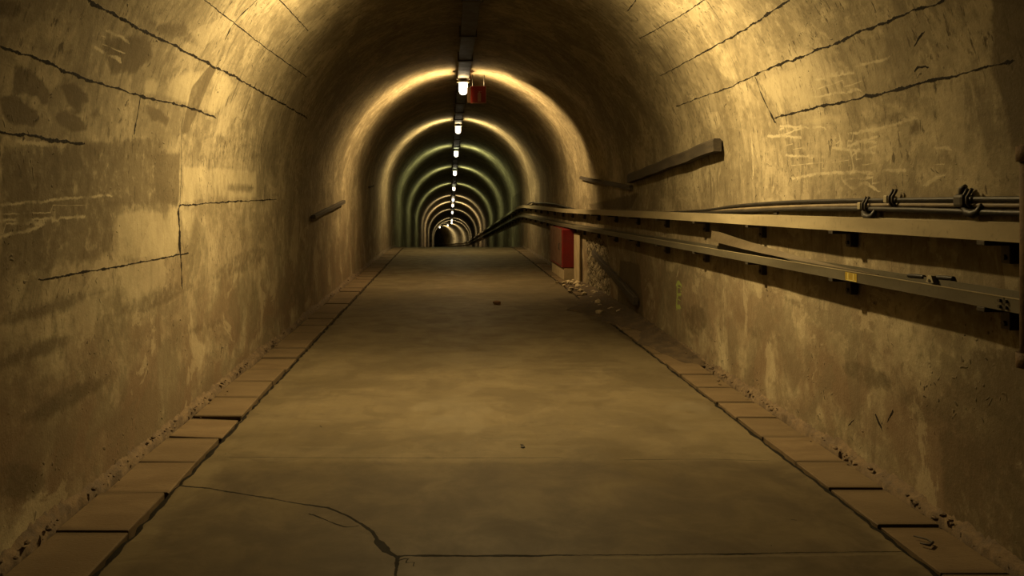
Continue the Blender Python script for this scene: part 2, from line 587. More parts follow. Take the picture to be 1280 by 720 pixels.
STAINS_SHADE = [
    (1.2, [(20, 87), (36, 92), (52, 103), (59, 117), (57, 132), (45, 119), (19, 108)]), (1.2, [(3, 123), (18, 121), (40, 137), (48, 147), (42, 156), (12, 151), (5, 138)]),
    (1.05, [(76, 106), (92, 105), (107, 116), (111, 126), (102, 128), (100, 142), (86, 127)]), (1.15, [(68, 143), (82, 140), (98, 149), (108, 160), (90, 163), (72, 153)]),
    (.5, ell(120, 142, 10, 10)), (.45, ell(148, 148, 10, 7)), (1.0, [(182, 133), (196, 136), (211, 148), (208, 158), (198, 150), (190, 152)]),
    (.5, [(0, 180), (205, 168), (206, 185), (225, 192), (224, 258), (145, 262), (140, 320), (60, 345), (0, 352)]),
    (.62, [(190, 190), (226, 190), (224, 260), (195, 255)]),
    (1.2, [(262, 82), (270, 86), (248, 135), (235, 165), (228, 165), (240, 110)]),
    (.6, [(125, 48), (185, 40), (192, 70), (168, 95), (138, 95)]),
    (.5, [(160, 15), (235, 30), (260, 65), (190, 42)]),
    (.35, [(226, 160), (330, 170), (350, 205), (228, 205)]),
    (.7, ell(8, 12, 22, 14)),
    (.75, [(1237, -40), (1330, -40), (1330, 200), (1262, 190), (1240, 90)]),
    (.5, [(1165, 500), (1220, 430), (1330, 430), (1330, 760), (1250, 720), (1178, 640)]),
    (.45, [(1060, 150), (1130, 130), (1140, 152), (1085, 165)]), (.5, ell(1145, 160, 9, 14)), (.4, ell(970, 235, 12, 12)),
    (.8, [(775, 325), (800, 330), (806, 415), (770, 400)]), (.65, [(735, 255), (800, 240), (790, 262), (740, 263)]),  # first patch paints the shade of a niche that is not modelled
    (.55, [(640, 235), (652, 235), (652, 262), (640, 262)]),
    (.5, ell(300, 235, 20, 8)), (.5, ell(80, 500, 70, 16, -28)), (.55, ell(30, 445, 70, 14, -22)), (.5, ell(60, 385, 80, 14, -18)), (.45, ell(190, 375, 60, 14, -22)),
    (.45, ell(250, 410, 40, 8, -20)), (.45, ell(60, 320, 70, 18, -8)), (.4, ell(300, 330, 40, 14, -30)), (.5, ell(20, 600, 40, 30)),
    (.5, ell(1085, 470, 40, 16, 25)), (.45, ell(1150, 510, 40, 20, 40)), (.4, ell(960, 420, 30, 12, 20)), (.4, ell(1000, 380, 40, 8, 15)), (.45, ell(870, 400, 14, 22)),
]
PALES = [
    (.62, [(145, 264), (222, 259), (224, 320), (190, 326), (146, 328)]), (.65, [(228, 206), (320, 212), (322, 248), (228, 254)]),
    (.6, [(180, 100), (262, 84), (238, 132), (180, 120)]), (.6, [(268, 88), (300, 106), (270, 145), (240, 135)]),
    (.45, [(945, 100), (1010, 75), (1040, 125), (970, 145)]), (.5, [(975, 150), (1060, 138), (1050, 155), (980, 160)]),
    (.5, [(890, 70), (940, 45), (945, 92), (905, 105)]), (.4, [(60, 200), (0, 195), (0, 165), (60, 180)]),
    (.45, [(228, 262), (250, 262), (248, 315), (228, 318)]),
]
STREAKS = [(1.0, [(1015, 72), (1110, 55), (1115, 108), (1020, 118)]), (.8, [(880, 60), (935, 52), (940, 90), (885, 110)]), (.8, [(800, 40), (870, 20), (880, 60), (800, 85)]),
           (.8, [(228, 208), (330, 214), (330, 248), (228, 252)]), (.7, [(146, 264), (222, 262), (222, 322), (146, 326)]), (.9, [(268, 90), (345, 125), (320, 160), (245, 140)]),
           (.6, [(880, 150), (960, 150), (970, 235), (840, 240)]), (.7, [(400, 130), (440, 110), (440, 230), (400, 230)])]
SPALLS = [(1.0, [(733, 300), (750, 296), (760, 312), (763, 372), (746, 368), (735, 366)])]

SEG = {n: segs(v, lining) for n, v in (('crack', JOINTS), ('split', SPLITS), ('white', WHITE), ('paint', PAINT))}


def relief(u, s):
    return .7 * (.006 * np.sin(1.3 * u + .9 * s) * np.sin(.7 * s - .8 * u + 1) + .004 * np.sin(3.1 * s + 1.7 * u) + .003 * np.sin(5.3 * u - 2.1 * s)
            + .002 * np.sin(9.7 * s + 3 * np.sin(2 * u)) + .0022 * np.sin(13.1 * u + 2.0 * np.sin(3.0 * s)))


ALONG = np.concatenate([np.arange(-8, 1.5, .5), np.arange(1.5, 9, .022), np.arange(9, 17, .04), np.arange(17, 32, .15), np.arange(32, 152, .6)])
PATH = np.array([path(s) for s in ALONG])


def lining_piece(name, us, label, cat):
    us = np.asarray(us)
    pr = np.array([prof(min(max(u, -1), U3 + 1)) for u in us])
    nn = np.array([(1, 0) if u <= U1 else (-1, 0) if u >= U2 else (math.cos((u - U1) / R), -math.sin((u - U1) / R)) for u in us])
    Sg, Ug = np.meshgrid(ALONG, us, indexing='ij')
    off = relief(Ug, Sg)
    UV = np.stack([Ug.reshape(-1), Sg.reshape(-1)], 1)
    sp = poly_field(UV, SPALLS, lining, .06)
    sp2 = sp.reshape(off.shape)
    off = off - sp2 * (.03 + .03 * np.sin(31 * Ug + 9 * np.sin(11 * Sg)) * np.sin(27 * Sg + 5 * Ug))
    lx = pr[None, :, 0] - XC + nn[None, :, 0] * off
    hh = pr[None, :, 1] + nn[None, :, 1] * off
    t = PATH[:, 3][:, None]
    P = np.stack([PATH[:, 0][:, None] + lx * np.cos(t), PATH[:, 1][:, None] + lx * np.sin(t), PATH[:, 2][:, None] + hh], 2)
    me = grid_mesh(name, P)
    attr(me, 'suv', np.stack([UV[:, 0], UV[:, 1], np.zeros(len(UV))], 1), 'FLOAT_VECTOR')
    for n in ('crack', 'split', 'white', 'paint'):
        d, w = line_field(UV, SEG[n])
        attr(me, n + '_d', d); attr(me, n + '_w', w)
    attr(me, 'stain_shade', poly_field(UV, STAINS_SHADE, lining, .035))
    attr(me, 'pale', poly_field(UV, PALES, lining, .03))
    attr(me, 'streak', poly_field(UV, STREAKS, lining, .12))
    attr(me, 'spall', sp)
    hgt = np.minimum(UV[:, 0], U3 - UV[:, 0])
    attr(me, 'low', np.clip(1.25 - hgt / 1.35, 0, 1))
    o = link(name, me, M['lining'])
    tag(o, label, cat, kind='structure')
    return o


wall_left = lining_piece('wall_left', np.linspace(-.12, U1, 72), 'stained concrete side wall on the left of the tunnel', 'wall')
ceiling = lining_piece('ceiling', np.linspace(U1, U2, 230), 'arched concrete vault lined with board joints above the road', 'ceiling')
wall_right = lining_piece('wall_right', np.linspace(U2, U3 + .12, 72), 'concrete side wall on the right carrying two cable trays', 'wall')

# ------------------------------------------------------------------ road
FCR = [
    (0.0060, [(226, 608), (262, 611), (300, 617), (340, 623), (380, 630), (410, 634), (436, 645), (452, 655)]),
    (0.0165, [(452, 655), (466, 665), (472, 676), (484, 690), (497, 697)]),
    (0.0075, [(497, 697), (496, 706), (494, 722)]),
    (0.0075, [(497, 695), (560, 694.5), (640, 694), (720, 693.5)]),
    (0.0030, [(720, 693.5), (850, 693), (900, 692.5)]), (0.0060, [(900, 693), (945, 692)]), (0.0018, [(945, 692), (1000, 691), (1130, 690)]),
]
FSP = [(.004, [(390, 643), (415, 653), (432, 659), (450, 657)]), (.0012, [(286, 572), (420, 572), (560, 572), (700, 572)]), (.0012, [(780, 575), (880, 574), (960, 576)]), (.012, [(652, 556), (655, 560)]), (.004, [(985, 650), (995, 651)]), (.006, [(400, 531), (402, 533)]),
       (.002, [(960, 684), (966, 682)])]
FWH = [(.003, [(385, 524), (412, 526)]), (.003, [(740, 697), (1120, 693)]), (.003, [(360, 577), (375, 576)]), (.004, [(430, 540), (455, 542)])]
EDGE_LINES = [(w_ * 1.0, [(x_, y_ / 10) for y_ in range(20, 262, 6)]) for x_, w_ in ((ROAD_L + .006, .013), (ROAD_R - .006, .013))]  # dark lines along both road edges, strengthening the slab gaps
FSEG = {'crack': segs(FCR, road_pt), 'split': segs(FSP, road_pt) + segs(EDGE_LINES, lambda x, y: (x, y)), 'white': segs(FWH, road_pt)}
FST = [(.50, [(276, 573), (620, 573.5), (1000, 574), (1250, 800), (60, 800)]), (.95, [(690, 372), (760, 375), (860, 450), (810, 440), (740, 400)]), (.55, [(330, 640), (470, 660), (490, 715), (300, 720)]), (.4, ell(640, 640, 120, 20)), (.35, ell(470, 380, 50, 8)),  # first patch: darker near pour, deepened to paint in lamp falloff
       (.5, ell(450, 700, 40, 12)), (.35, ell(800, 640, 120, 25)), (.3, ell(330, 585, 60, 8))]
FPA = [(.3, [(548, 420), (590, 420), (640, 700), (520, 700)]), (.55, [(499, 700), (1000, 697), (1040, 760), (499, 760)]), (.45, ell(565, 520, 60, 30)), (.4, ell(860, 520, 40, 25)), (.5, ell(395, 526, 18, 3)), (.4, ell(600, 450, 60, 12))]  # first patch paints the bright lamp streak reflected along the road centre


def build_floor():
    sr = np.concatenate([np.arange(-8, 2.2, .4), np.arange(2.2, 9.5, .03), np.arange(9.5, 20, .1), np.arange(20, 32, .2), np.arange(32, 152, .8)])
    xr = np.linspace(ROAD_L, ROAD_R, 116)
    xs = np.concatenate([[XL - .05, ROAD_L - .03, ROAD_L - .006], xr, [ROAD_R + .006, ROAD_R + .03, XR + .05]])
    zs = np.concatenate([[-.085, -.085, -.02], np.zeros(116), [-.02, -.085, -.085]])
    pp = np.array([path(s) for s in sr])
    Sg, Xg = np.meshgrid(sr, xs, indexing='ij')
    Zg = np.broadcast_to(zs, Sg.shape).copy()
    road = np.broadcast_to(zs == 0, Sg.shape)
    Zg += np.where(road, .003 * np.sin(2.1 * Xg + 1.2 * Sg) + .002 * np.sin(4.1 * Sg - 1.5 * Xg), 0)
    # chipped edges
    ch = .014 * np.sin(7.3 * Sg + 2 * np.sin(3.1 * Sg)) * np.sin(19 * Sg) + .006 * np.sin(41 * Sg)
    Xe = Xg.copy()
    for j in (2, 3): Xe[:, j] += np.maximum(ch[:, j], -.004)
    for j in (len(xs) - 4, len(xs) - 3): Xe[:, j] -= np.maximum(ch[:, j] * np.cos(2.7 * sr), -.004)
    t = pp[:, 3][:, None]
    lx = Xe - XC
    P = np.stack([pp[:, 0][:, None] + lx * np.cos(t), pp[:, 1][:, None] + lx * np.sin(t), pp[:, 2][:, None] + Zg], 2)
    me = grid_mesh('floor', P, smooth=False)
    UV = np.stack([Xg.reshape(-1), Sg.reshape(-1)], 1)
    attr(me, 'suv', np.stack([UV[:, 0], UV[:, 1], np.zeros(len(UV))], 1), 'FLOAT_VECTOR')
    for n in ('crack', 'split', 'white'):
        d, w = line_field(UV, FSEG[n])
        attr(me, n + '_d', d); attr(me, n + '_w', w)
    edge = np.where(~road.reshape(-1), 1.0, 0.0)
    attr(me, 'stain_shade', np.maximum(poly_field(UV, FST, road_pt, .08), edge))
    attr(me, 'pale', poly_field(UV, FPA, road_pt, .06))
    o = link('floor', me, M['floor'])
    tag(o, 'worn cracked concrete roadway running down the tunnel', 'floor', kind='structure')


build_floor()


# ------------------------------------------------------------------ gutter slabs, one object each
def ordinal(i):
    w = ['nearest', 'second', 'third', 'fourth', 'fifth', 'sixth', 'seventh', 'eighth', 'ninth', 'tenth', 'eleventh', 'twelfth', 'thirteenth', 'fourteenth']
    return w[i]


def slab_mesh(w, d, seed):
    b = MB()
    b.box((0, 0, -.035), (w, d, .07), .006)
    r = np.random.default_rng(seed)
    for v in b.bm.verts:
        v.co.x += r.normal(0, .0015); v.co.y += r.normal(0, .0015)
    bmesh.ops.recalc_face_normals(b.bm, faces=b.bm.faces)
    me = bpy.data.meshes.new('gutter_slab')
    b.bm.to_mesh(me); b.bm.free()
    me.materials.append(M['slab'])
    return me


def slabs(side):
    left = side == 'left'
    if left:
        x0, x1 = XL + .078, ROAD_L - .032
        cuts = [1.65, 2.14, 2.63, 3.12, 3.61, 4.09, 4.57, 5.05, 5.53, 6.05, 6.57, 7.05, 7.54]
        pitch = .49
    else:
        x0, x1 = ROAD_R + .032, XR - .078
        cuts = [1.83, 2.29, 2.75, 3.21, 3.67, 4.15, 4.56, 5.05, 5.51, 5.91, 6.38]
        pitch = .465
    while cuts[-1] < 26: cuts.append(cuts[-1] + pitch)
    mes = [slab_mesh(x1 - x0, 1.0, 40 + k + (0 if left else 9)) for k in range(4)]
    first_vis = 3 if left else 2
    r = random.Random(3 if left else 4)
    for i, (a, b) in enumerate(zip(cuts, cuts[1:])):
        o = bpy.data.objects.new('gutter_slab', mes[i % 4])
        COL.objects.link(o)
        m = (a + b) / 2
        gap = r.uniform(.006, .020)
        o.scale = (1, b - a - gap, 1)
        o.location = Vector(((x0 + x1) / 2 + r.uniform(-.006, .006), m, -drop(m) - .004 + r.uniform(-.006, .005)))
        o.rotation_euler = (r.uniform(-.008, .008), r.uniform(-.010, .010), r.uniform(-.008, .008))
        sl = (drop(b) - drop(a)) / (b - a)
        o.rotation_euler.x -= math.atan(sl)
        if left and abs(b - 5.53) < .01:      # this slab has sunk at its far end
            o.rotation_euler = (-.035, .05, .03)
            o.location.z -= .012
        if not left and abs(a - 3.67) < .01: o.rotation_euler.x = -.02
        where = 'left' if left else 'right'
        k = i - first_vis
        if left and abs(b - 5.53) < .01:
            lab = 'tilted concrete gutter slab by the left wall beside a dark wedge-shaped gap'
        elif k < 0:
            lab = 'concrete gutter slab by the %s wall, mostly below the bottom edge of view' % where
        elif k < 14:
            lab = 'concrete gutter slab along the %s wall, %s counted from the bottom of the photo' % (where, ordinal(k) if k else 'first')
        else:
            lab = 'small far concrete gutter slab along the %s wall toward the road crest' % where
        tag(o, lab, 'gutter slab', 'concrete gutter slabs along the %s wall' % where, kind='thing')


slabs('left')
slabs('right')


# rough mortar packed between slabs and walls
def mortar(name, left, label):
    ss = np.concatenate([np.arange(-2, 1.5, .3), np.arange(1.5, 9, .02), np.arange(9, 26, .06), np.arange(26, 60, .5)])
    k = 7
    P = np.zeros((len(ss), k, 3))
    r = np.random.default_rng(21 if left else 22)
    def smooth(n, m):
        a = r.normal(0, 1, n)
        ker = np.ones(m) / m
        return np.convolve(a, ker, 'same') * math.sqrt(m)
    w = .062 + .009 * smooth(len(ss), 15) + .005 * smooth(len(ss), 3)
    h = .050 + .012 * smooth(len(ss), 15) + .005 * smooth(len(ss), 3)
    w = np.clip(w, .03, .16); h = np.clip(h, .018, .16)
    for j in range(k):
        f = j / (k - 1)
        x = w * (1 - f) ** 1.1
        z = h * f ** 1.4
        rough = r.normal(0, .0032, len(ss)) if 0 < j < k - 1 else 0
        for i, s in enumerate(ss):
            X = (x[i] + (rough[i] if np.ndim(rough) else 0))
            lx = (XL - XC - .012 + X) if left else (XR - XC + .012 - X)
            zz = z[i] + (rough[i] if np.ndim(rough) else 0) - (.05 if j == 0 else 0)
            P[i, j] = place(s, lx, zz)
    me = grid_mesh(name, P, smooth=False)
    tag(link(name, me, M['trim']), label, 'mortar', kind='structure')


mortar('trim_1', True, 'rough crumbling mortar fillet at the foot of the left wall')
mortar('trim_2', False, 'rough crumbling mortar fillet at the foot of the right wall')


# ------------------------------------------------------------------ loose matter on the ground
def pebble_mesh(r, seed, sub=2):
    bm = bmesh.new()
    bmesh.ops.create_icosphere(bm, subdivisions=sub, radius=r)
    g = np.random.default_rng(seed)
    dirs = g.normal(0, 1, (7, 3)); dirs /= np.linalg.norm(dirs, axis=1)[:, None]
    lim = g.uniform(.55, .9, 7) * r
    for v in bm.verts:
        for d, l in zip(dirs, lim):
            D = Vector(d); q = v.co.dot(D)
            if q > l: v.co -= D * (q - l)
        v.co.z *= .7
    return bm


def rubble(name, spots, mat, label, cat):
    out = bmesh.new()
    for i, (x, y, z, r) in enumerate(spots):
        b = pebble_mesh(r, i % 13, 1)
        bmesh.ops.transform(b, matrix=Matrix.Translation((x, y, z + r * .35)) @ Matrix.Rotation(i * 1.7, 4, 'Z'), verts=b.verts)
        me = bpy.data.meshes.new('tmp'); b.to_mesh(me); b.free()
        out.from_mesh(me); bpy.data.meshes.remove(me)
    me = bpy.data.meshes.new(name); out.to_mesh(me); out.free()
    tag(link(name, me, mat), label, cat, kind='stuff')


rr = random.Random(9)
rubble('rubble', [(XR - .03 - abs(rr.gauss(0, .16)), rr.uniform(10.2, 14.4), .012, rr.choice((.018, .025, .035, .05, .06))) for _ in range(95)], M['stone'],
       'pale broken concrete rubble fallen below the spalled patch on the right wall', 'rubble')
sp_ = []
for _ in range(260):
    left = rr.random() < .45
    y = rr.uniform(2.6, 10) if rr.random() < .8 else rr.uniform(10, 20)
    d = .03 + abs(rr.gauss(0, .05))
    sp_.append((XL + d if left else XR - d, y, .022, rr.choice((.005, .007, .009, .013, .018))))
rubble('debris', sp_, M['trim'], 'small dark crumbs of mortar scattered along the foot of both walls', 'debris')


def dirt_drift():
    ss = np.linspace(7.2, 14.6, 140); us = np.linspace(0, 1, 30)
    P = np.zeros((len(ss), len(us), 3))
    for i, s in enumerate(ss):
        e = math.sin(PI * min(max((s - 7.2) / 7.4, 0), 1)) ** .6
        wd = (.45 + .18 * math.sin(1.9 * s) + .08 * math.sin(5.3 * s + 1) + .03 * math.sin(13 * s)) * e + .02
        for j, u in enumerate(us):
            n = .012 * math.sin(23 * s + 17 * u) * math.sin(11 * u * wd * 9 + 5 * s) + .006 * math.sin(57 * s + 40 * u)
            z = (.012 + .075 * (1 - u) ** 1.6 + n * (1 - u)) * e
            P[i, j] = (XR - .016 - u * wd, s, -.012 if u > .999 or i in (0, len(ss) - 1) else z)
    tag(link('dirt', grid_mesh('dirt', P), M['dirt']), 'drift of dark dirt banked over the slabs by the right wall near the red cabinet', 'dirt', kind='stuff')


dirt_drift()
x, y = road_pt(621, 381)
b = pebble_mesh(.055, 3)
for v in b.verts: v.co.x *= 1.25
me = bpy.data.meshes.new('stone'); b.to_mesh(me); b.free()
st = link('stone', me, M['brown_stone']); st.location = (x, y, .024)
tag(st, 'small reddish brown stone lying alone in the middle of the road', 'stone')
x, y = road_pt(653, 560)
b = pebble_mesh(.014, 5)
me = bpy.data.meshes.new('pebble'); b.to_mesh(me); b.free()
st = link('pebble', me, M['bracket']); st.location = (x, y, .006)
tag(st, 'tiny black pebble on the bare road in front of the brown stone', 'pebble')
# dead twig on a gutter slab, lower right
pts = [road_pt(1142, 672), road_pt(1158, 676), road_pt(1166, 680), road_pt(1162, 684), road_pt(1150, 681)]
tw = MB().tube([(p[0], p[1], .008) for p in pts], [.003, .004, .006, .006, .003], 6).build('twig', M['bracket'])
tag(tw, 'short dark curled twig lying on the right gutter slab at the bottom', 'twig')

# ------------------------------------------------------------------ cable trays on the right wall
def top_up(s): return max(1.405 - .0083 * (s - 3), 1.30)
def top_lo(s): return max(1.112 - .0083 * (s - 3), 1.005)


LXW = XR - XC                    # wall, measured from the centre line
TS = [.4 + .4 * i for i in range(66)] + [27 + .8 * i for i in range(60)] + [75 + 2 * i for i in range(30)]
BR = [.7 + 1.3 * i for i in range(20)]           # bracket positions, near part
BR = [3.3 + 1.3 * i for i in range(-2, 40)]


def frames(top, ss): return [(lambda a, b, s=s: place(s, LXW - a, top(s) + b)) for s in ss]


# sections: a = distance from the wall, b = height against the rim
UP_SEC = [(.012, 0), (.012, -.075), (.145, -.075), (.145, 0), (.130, 0), (.130, -.006), (.142, -.006), (.142, -.072), (.015, -.072), (.015, 0)]
LO_SEC = [(.012, .012), (.012, -.055), (.145, -.055), (.145, 0), (.128, 0), (.128, -.004), (.141, -.004), (.141, -.051), (.016, -.051), (.016, .012)]

upper = empty('cable_tray', (XR, 1.5, 1.38)); tag(upper, 'upper pale steel cable tray bracketed along the right wall', 'cable tray', 'cable trays on the right wall')
lower = empty('cable_tray', (XR, 1.5, 1.08)); tag(lower, 'lower grey steel cable tray on the right wall bearing the yellow sticker', 'cable tray', 'cable trays on the right wall')


def under(parent, o):
    o.parent = parent
    o.matrix_parent_inverse = Matrix.Translation(parent.location).inverted()
    return o


under(upper, MB().sweep(frames(top_up, TS), UP_SEC).build('channel', M['tray']))
under(lower, MB().sweep(frames(top_lo, TS), LO_SEC).build('channel', M['tray_low']))
under(lower, MB().sweep(frames(top_lo, TS), [(.147, -.0015), (.147, .002), (.139, .002), (.139, -.0015)]).build('rim', M['tray']))['label'] = 'rim coloured bright for light on its edge'  # brighter steel paints the light caught along the lip
for par, top, dz in ((upper, top_up, .075), (lower, top_lo, .055)):
    for s in BR:
        if par is lower and 14.4 < s < 16.7: continue      # the cabinet stands here
        m = MB()
        c = place(s, LXW - .022, top(s) - dz - .048)
        m.box(c, (.042, .055, .095), .004)
        c = place(s, LXW - .075, top(s) - dz - .011)
        m.box(c, (.14, .05, .020), .003)
        c = place(s, LXW - .046, top(s) - dz - .07)
        m.tube([c + Vector((.004, 0, 0)), c + Vector((-.008, 0, 0))], .012, 6)
        under(par, m.build('bracket', M['bracket']))
# splice joints with their bolts on the lower tray
for sj in (3.16,):
    for (ds, db) in ((-.018, -.016), (.018, -.016), (-.018, -.040), (.018, -.040)):
        c = place(sj + ds, LXW - .145, top_lo(sj) + db)
        under(lower, MB().tube([c + Vector((.002, 0, 0)), c + Vector((-.010, 0, 0))], .0075, 6).build('bolt', M['bracket']))
    c = place(sj, LXW - .1455, top_lo(sj) - .0275)
    under(lower, MB().box(c, (.0025, .006, .054)).build('joint_gap', M['bracket']))
# slots in the upper tray back
for px in (947, 1052):
    s = 2189.0 / (px - PX)
    c = place(s, LXW - .012, top_up(s) + .016)
    under(upper, MB().box(c, (.02, .06, .022), .003).build('tab', M['bracket']))

# yellow sticker on the lower tray
s = 2189.0 / (1064 - PX)
c = place(s, LXW - .146, top_lo(s) - .029)
stk = under(lower, MB().box(c, (.0015, .125, .046)).build('sticker', M['yellow']))
stk['label'] = 'yellow sticker'
m = MB()
for dy in (.030, -.028): m.box(c + Vector((-.0012, dy, .002)), (.001, .012, .034))
m.box(c + Vector((-.0012, -.005, -.0195)), (.001, .105, .006))
pr_ = m.build('print', M['yellow_pale'], stk)

# cover strip sprung out of the lower tray
def strip():
    m = MB()
    N = 26
    fr = []
    for i in range(N):
        f = i / (N - 1)
        s = 4.15 + 2.75 * f
        k = f ** 2.2
        a0 = .115 - .035 * f; b0 = .000 + .055 * k
        ang = math.radians(4 + 80 * f ** .8)
        wd = .010 + .088 * f ** 1.2
        def fn(a, b, s=s, a0=a0, b0=b0, ang=ang, wd=wd):
            # a runs over the width, b over the thickness
            aa = a0 - a * wd * math.cos(ang) + b * math.sin(ang)
            bb = b0 + a * wd * math.sin(ang) + b * math.cos(ang)
            return place(s, LXW - aa, top_lo(s) + bb)
        fr.append(fn)
    m.sweep(fr, [(0, 0), (1, 0), (1, .003), (0, .003)])
    o = m.build('cover_strip', M['strip'])
    tag(o, 'loose metal cover strip sprung up out of the lower cable tray', 'cover strip')


strip()


def cable(name, pts, r, mat, label, cat='cable', group=None, n=10):
    P = [Vector(p) for p in pts]
    # Catmull-Rom
    out = []
    for i in range(len(P) - 1):
        p0, p1, p2, p3 = P[max(i - 1, 0)], P[i], P[i + 1], P[min(i + 2, len(P) - 1)]
        for k in range(6):
            t = k / 6
            out.append(.5 * ((2 * p1) + (-p0 + p2) * t + (2 * p0 - 5 * p1 + 4 * p2 - p3) * t * t + (-p0 + 3 * p1 - 3 * p2 + p3) * t ** 3))
    out.append(P[-1])
    o = MB().tube(out, r, n).build(name, mat)
    return tag(o, label, cat, group)


def on_wall(px, py, off):
    """point off the right wall seen at a pixel"""
    Z = (XR - off) * F / (px - PX)
    return Vector((XR - off, Z, EYE + (PY - py) / F * Z))


G = 'cables clipped to the wall above the upper tray'
near = [(1500, 246), (1400, 247)]
cable('power_cable', [on_wall(px, py, .022) for px, py in near + [(1280, 249), (1220, 249), (1130, 250), (1050, 251), (980, 253), (920, 257.5), (880, 263)]] + [place(9, LXW - .03, top_up(9) - .02), place(12, LXW - .03, top_up(12) - .05)],
      .0125, M['cable'], 'topmost black cable clipped to the right wall above the upper tray', group=G)
cable('power_cable', [on_wall(px, py, .018) for px, py in near[:1] + [(1400, 256), (1280, 257), (1200, 256.5), (1110, 256), (1040, 257), (970, 259), (900, 263), (868, 266)]] + [place(9.5, LXW - .06, top_up(9.5) - .02), place(12, LXW - .06, top_up(12) - .05)],
      .0105, M['cable_brown'], 'dusty pale cable between two black ones above the upper tray', group=G)
cable('power_cable', [on_wall(px, py, .026) for px, py in [(1500, 268), (1400, 266), (1280, 266.5), (1210, 264.5), (1130, 262), (1060, 261), (990, 261.5), (930, 264)]] + [place(7.6, LXW - .05, top_up(7.6) - .01), place(10, LXW - .08, top_up(10) - .05)],
      .0135, M['cable'], 'lowest black cable clipped to the wall just above the upper tray', group=G)
# cables carried in the trays
cable('tray_cable', [place(s, LXW - .06 - .02 * math.sin(s * .9), top_up(s) - .052) for s in np.arange(.6, 60, 1.2)], .018, M['cable'], 'thick black cable lying inside the upper cable tray', group='cables lying in the trays')
cable('tray_cable', [place(s, LXW - .055 - .02 * math.sin(s * 1.3), top_lo(s) - .034) for s in np.arange(.6, 60, 1.2)], .016, M['cable'], 'thick black cable lying inside the lower cable tray', group='cables lying in the trays')
# slack cable humping out of the upper tray at the crest
cable('slack_cable', [place(s, LXW - .05, top_up(s) + h) for s, h in ((13.5, -.04), (15, .0), (17, .065), (19, .085), (21, .075), (22.2, .085), (23.2, .03), (25, -.03))], .02, M['cable'],
      'slack black cable humping above the upper tray just before the road crest')
for a_, b_, z_, t_ in ((1136, 1155, 344.5, 'short dark piece added for an opening behind the lower tray rim, left of the white clip'), (1171, 1192, 346.5, 'short dark piece added for an opening behind the lower tray rim, right of the white clip')):
    cable('dark_opening', [on_wall(a_, z_, .012), on_wall((a_ + b_) / 2, z_ + .6, .014), on_wall(b_, z_ + 1.6, .012)], .010, M['cable'], t_)  # added dark pieces standing in for shaded openings behind the rim
# white clip on the lower tray
p = on_wall(1165, 350, .03)
w = empty('tray_clip', p); tag(w, 'small white clip with a dark hole behind the lower tray rim', 'clip')
m = MB()
v = [(-.03, -.012), (.03, -.012), (.012, .022), (-.012, .022)]
vs = [[m.bm.verts.new((dx, a, b_)) for a, b_ in v] for dx in (-.012, .012)]
m.bm.faces.new(vs[0]); m.bm.faces.new(vs[1][::-1])
for k in range(4): m.bm.faces.new((vs[0][k], vs[0][(k + 1) % 4], vs[1][(k + 1) % 4], vs[1][k]))
m.build('clip_body', M['block'], w)
MB().tube([(-.016, 0, -.003), (-.008, 0, -.003)], .008, 8).build('screw', M['bracket'], w)


# clamps holding the wall cables
def clamp(px, py, label, block, claws, tail=0):
    p = on_wall(px, py, 0)
    e = empty('cable_clamp', p); tag(e, label, 'cable clamp', 'clamps on the wall cables')
    if block:
        MB().box((-.028, .02, 0), (.05, .034, .040), .005).build('block', M['block'], e)['label'] = 'off-white block'
    if not block:
        MB().box((-.03, .012, -.004), (.055, .07, .06), .014).tube([(-.03, .02, .02), (-.035, .01, .05), (-.03, -.01, .062)], [.014, .014, .010], 8).build('block', M['bracket'], e)
    for i in range(claws):
        y0 = -.012 - .030 * i
        m = MB()
        m.tube([(-.002, y0, -.032), (-.03, y0, -.034), (-.046, y0, -.012), (-.046, y0, .012), (-.032, y0, .034), (-.030, y0 - .01, .050)], .0075, 8)
        m.box((-.006, y0, -.036), (.012, .022, .022), .003)
        m.build('claw', M['bracket'], e)
    if tail:
        m = MB()
        m.tube([(-.035, 0, -.03), (-.038, -.03, -.055), (-.036, -.07, -.062), (-.034, -.10, -.05), (-.03, -.12, -.02)], [.012, .018, .02, .016, .010], 8)
        m.build('cable_tail', M['cable'], e)


clamp(1087, 257.5, 'dark cable clamp with white block on the pale middle cable, hanging a black tail', True, 2, 1)
clamp(1121, 249, 'dark cable clamp with white block on the topmost black cable', True, 2)
clamp(1214, 250, 'bulky black cable clamp without block, nearest the upright pipe', False, 2, 1)

# upright guard pipe at the right edge
pg = empty('guard_pipe', (2.15, 2.96, .9)); tag(pg, 'upright rusty pipe in front of the trays at the right edge', 'pipe')
MB().tube([(0, 0, -.03), (0, 0, .80)], .034, 20).build('tube', M['rust'], pg)
for z in (0.0, .765):
    m = MB()
    m.box((.07, 0, z), (.20, .05, .045), .006)
    m.tube([(0, 0, z - .028), (0, 0, z + .028)], .046, 20)
    m.box((.165, 0, z), (.02, .10, .10), .004)
    m.build('bracket', M['rust'], pg)


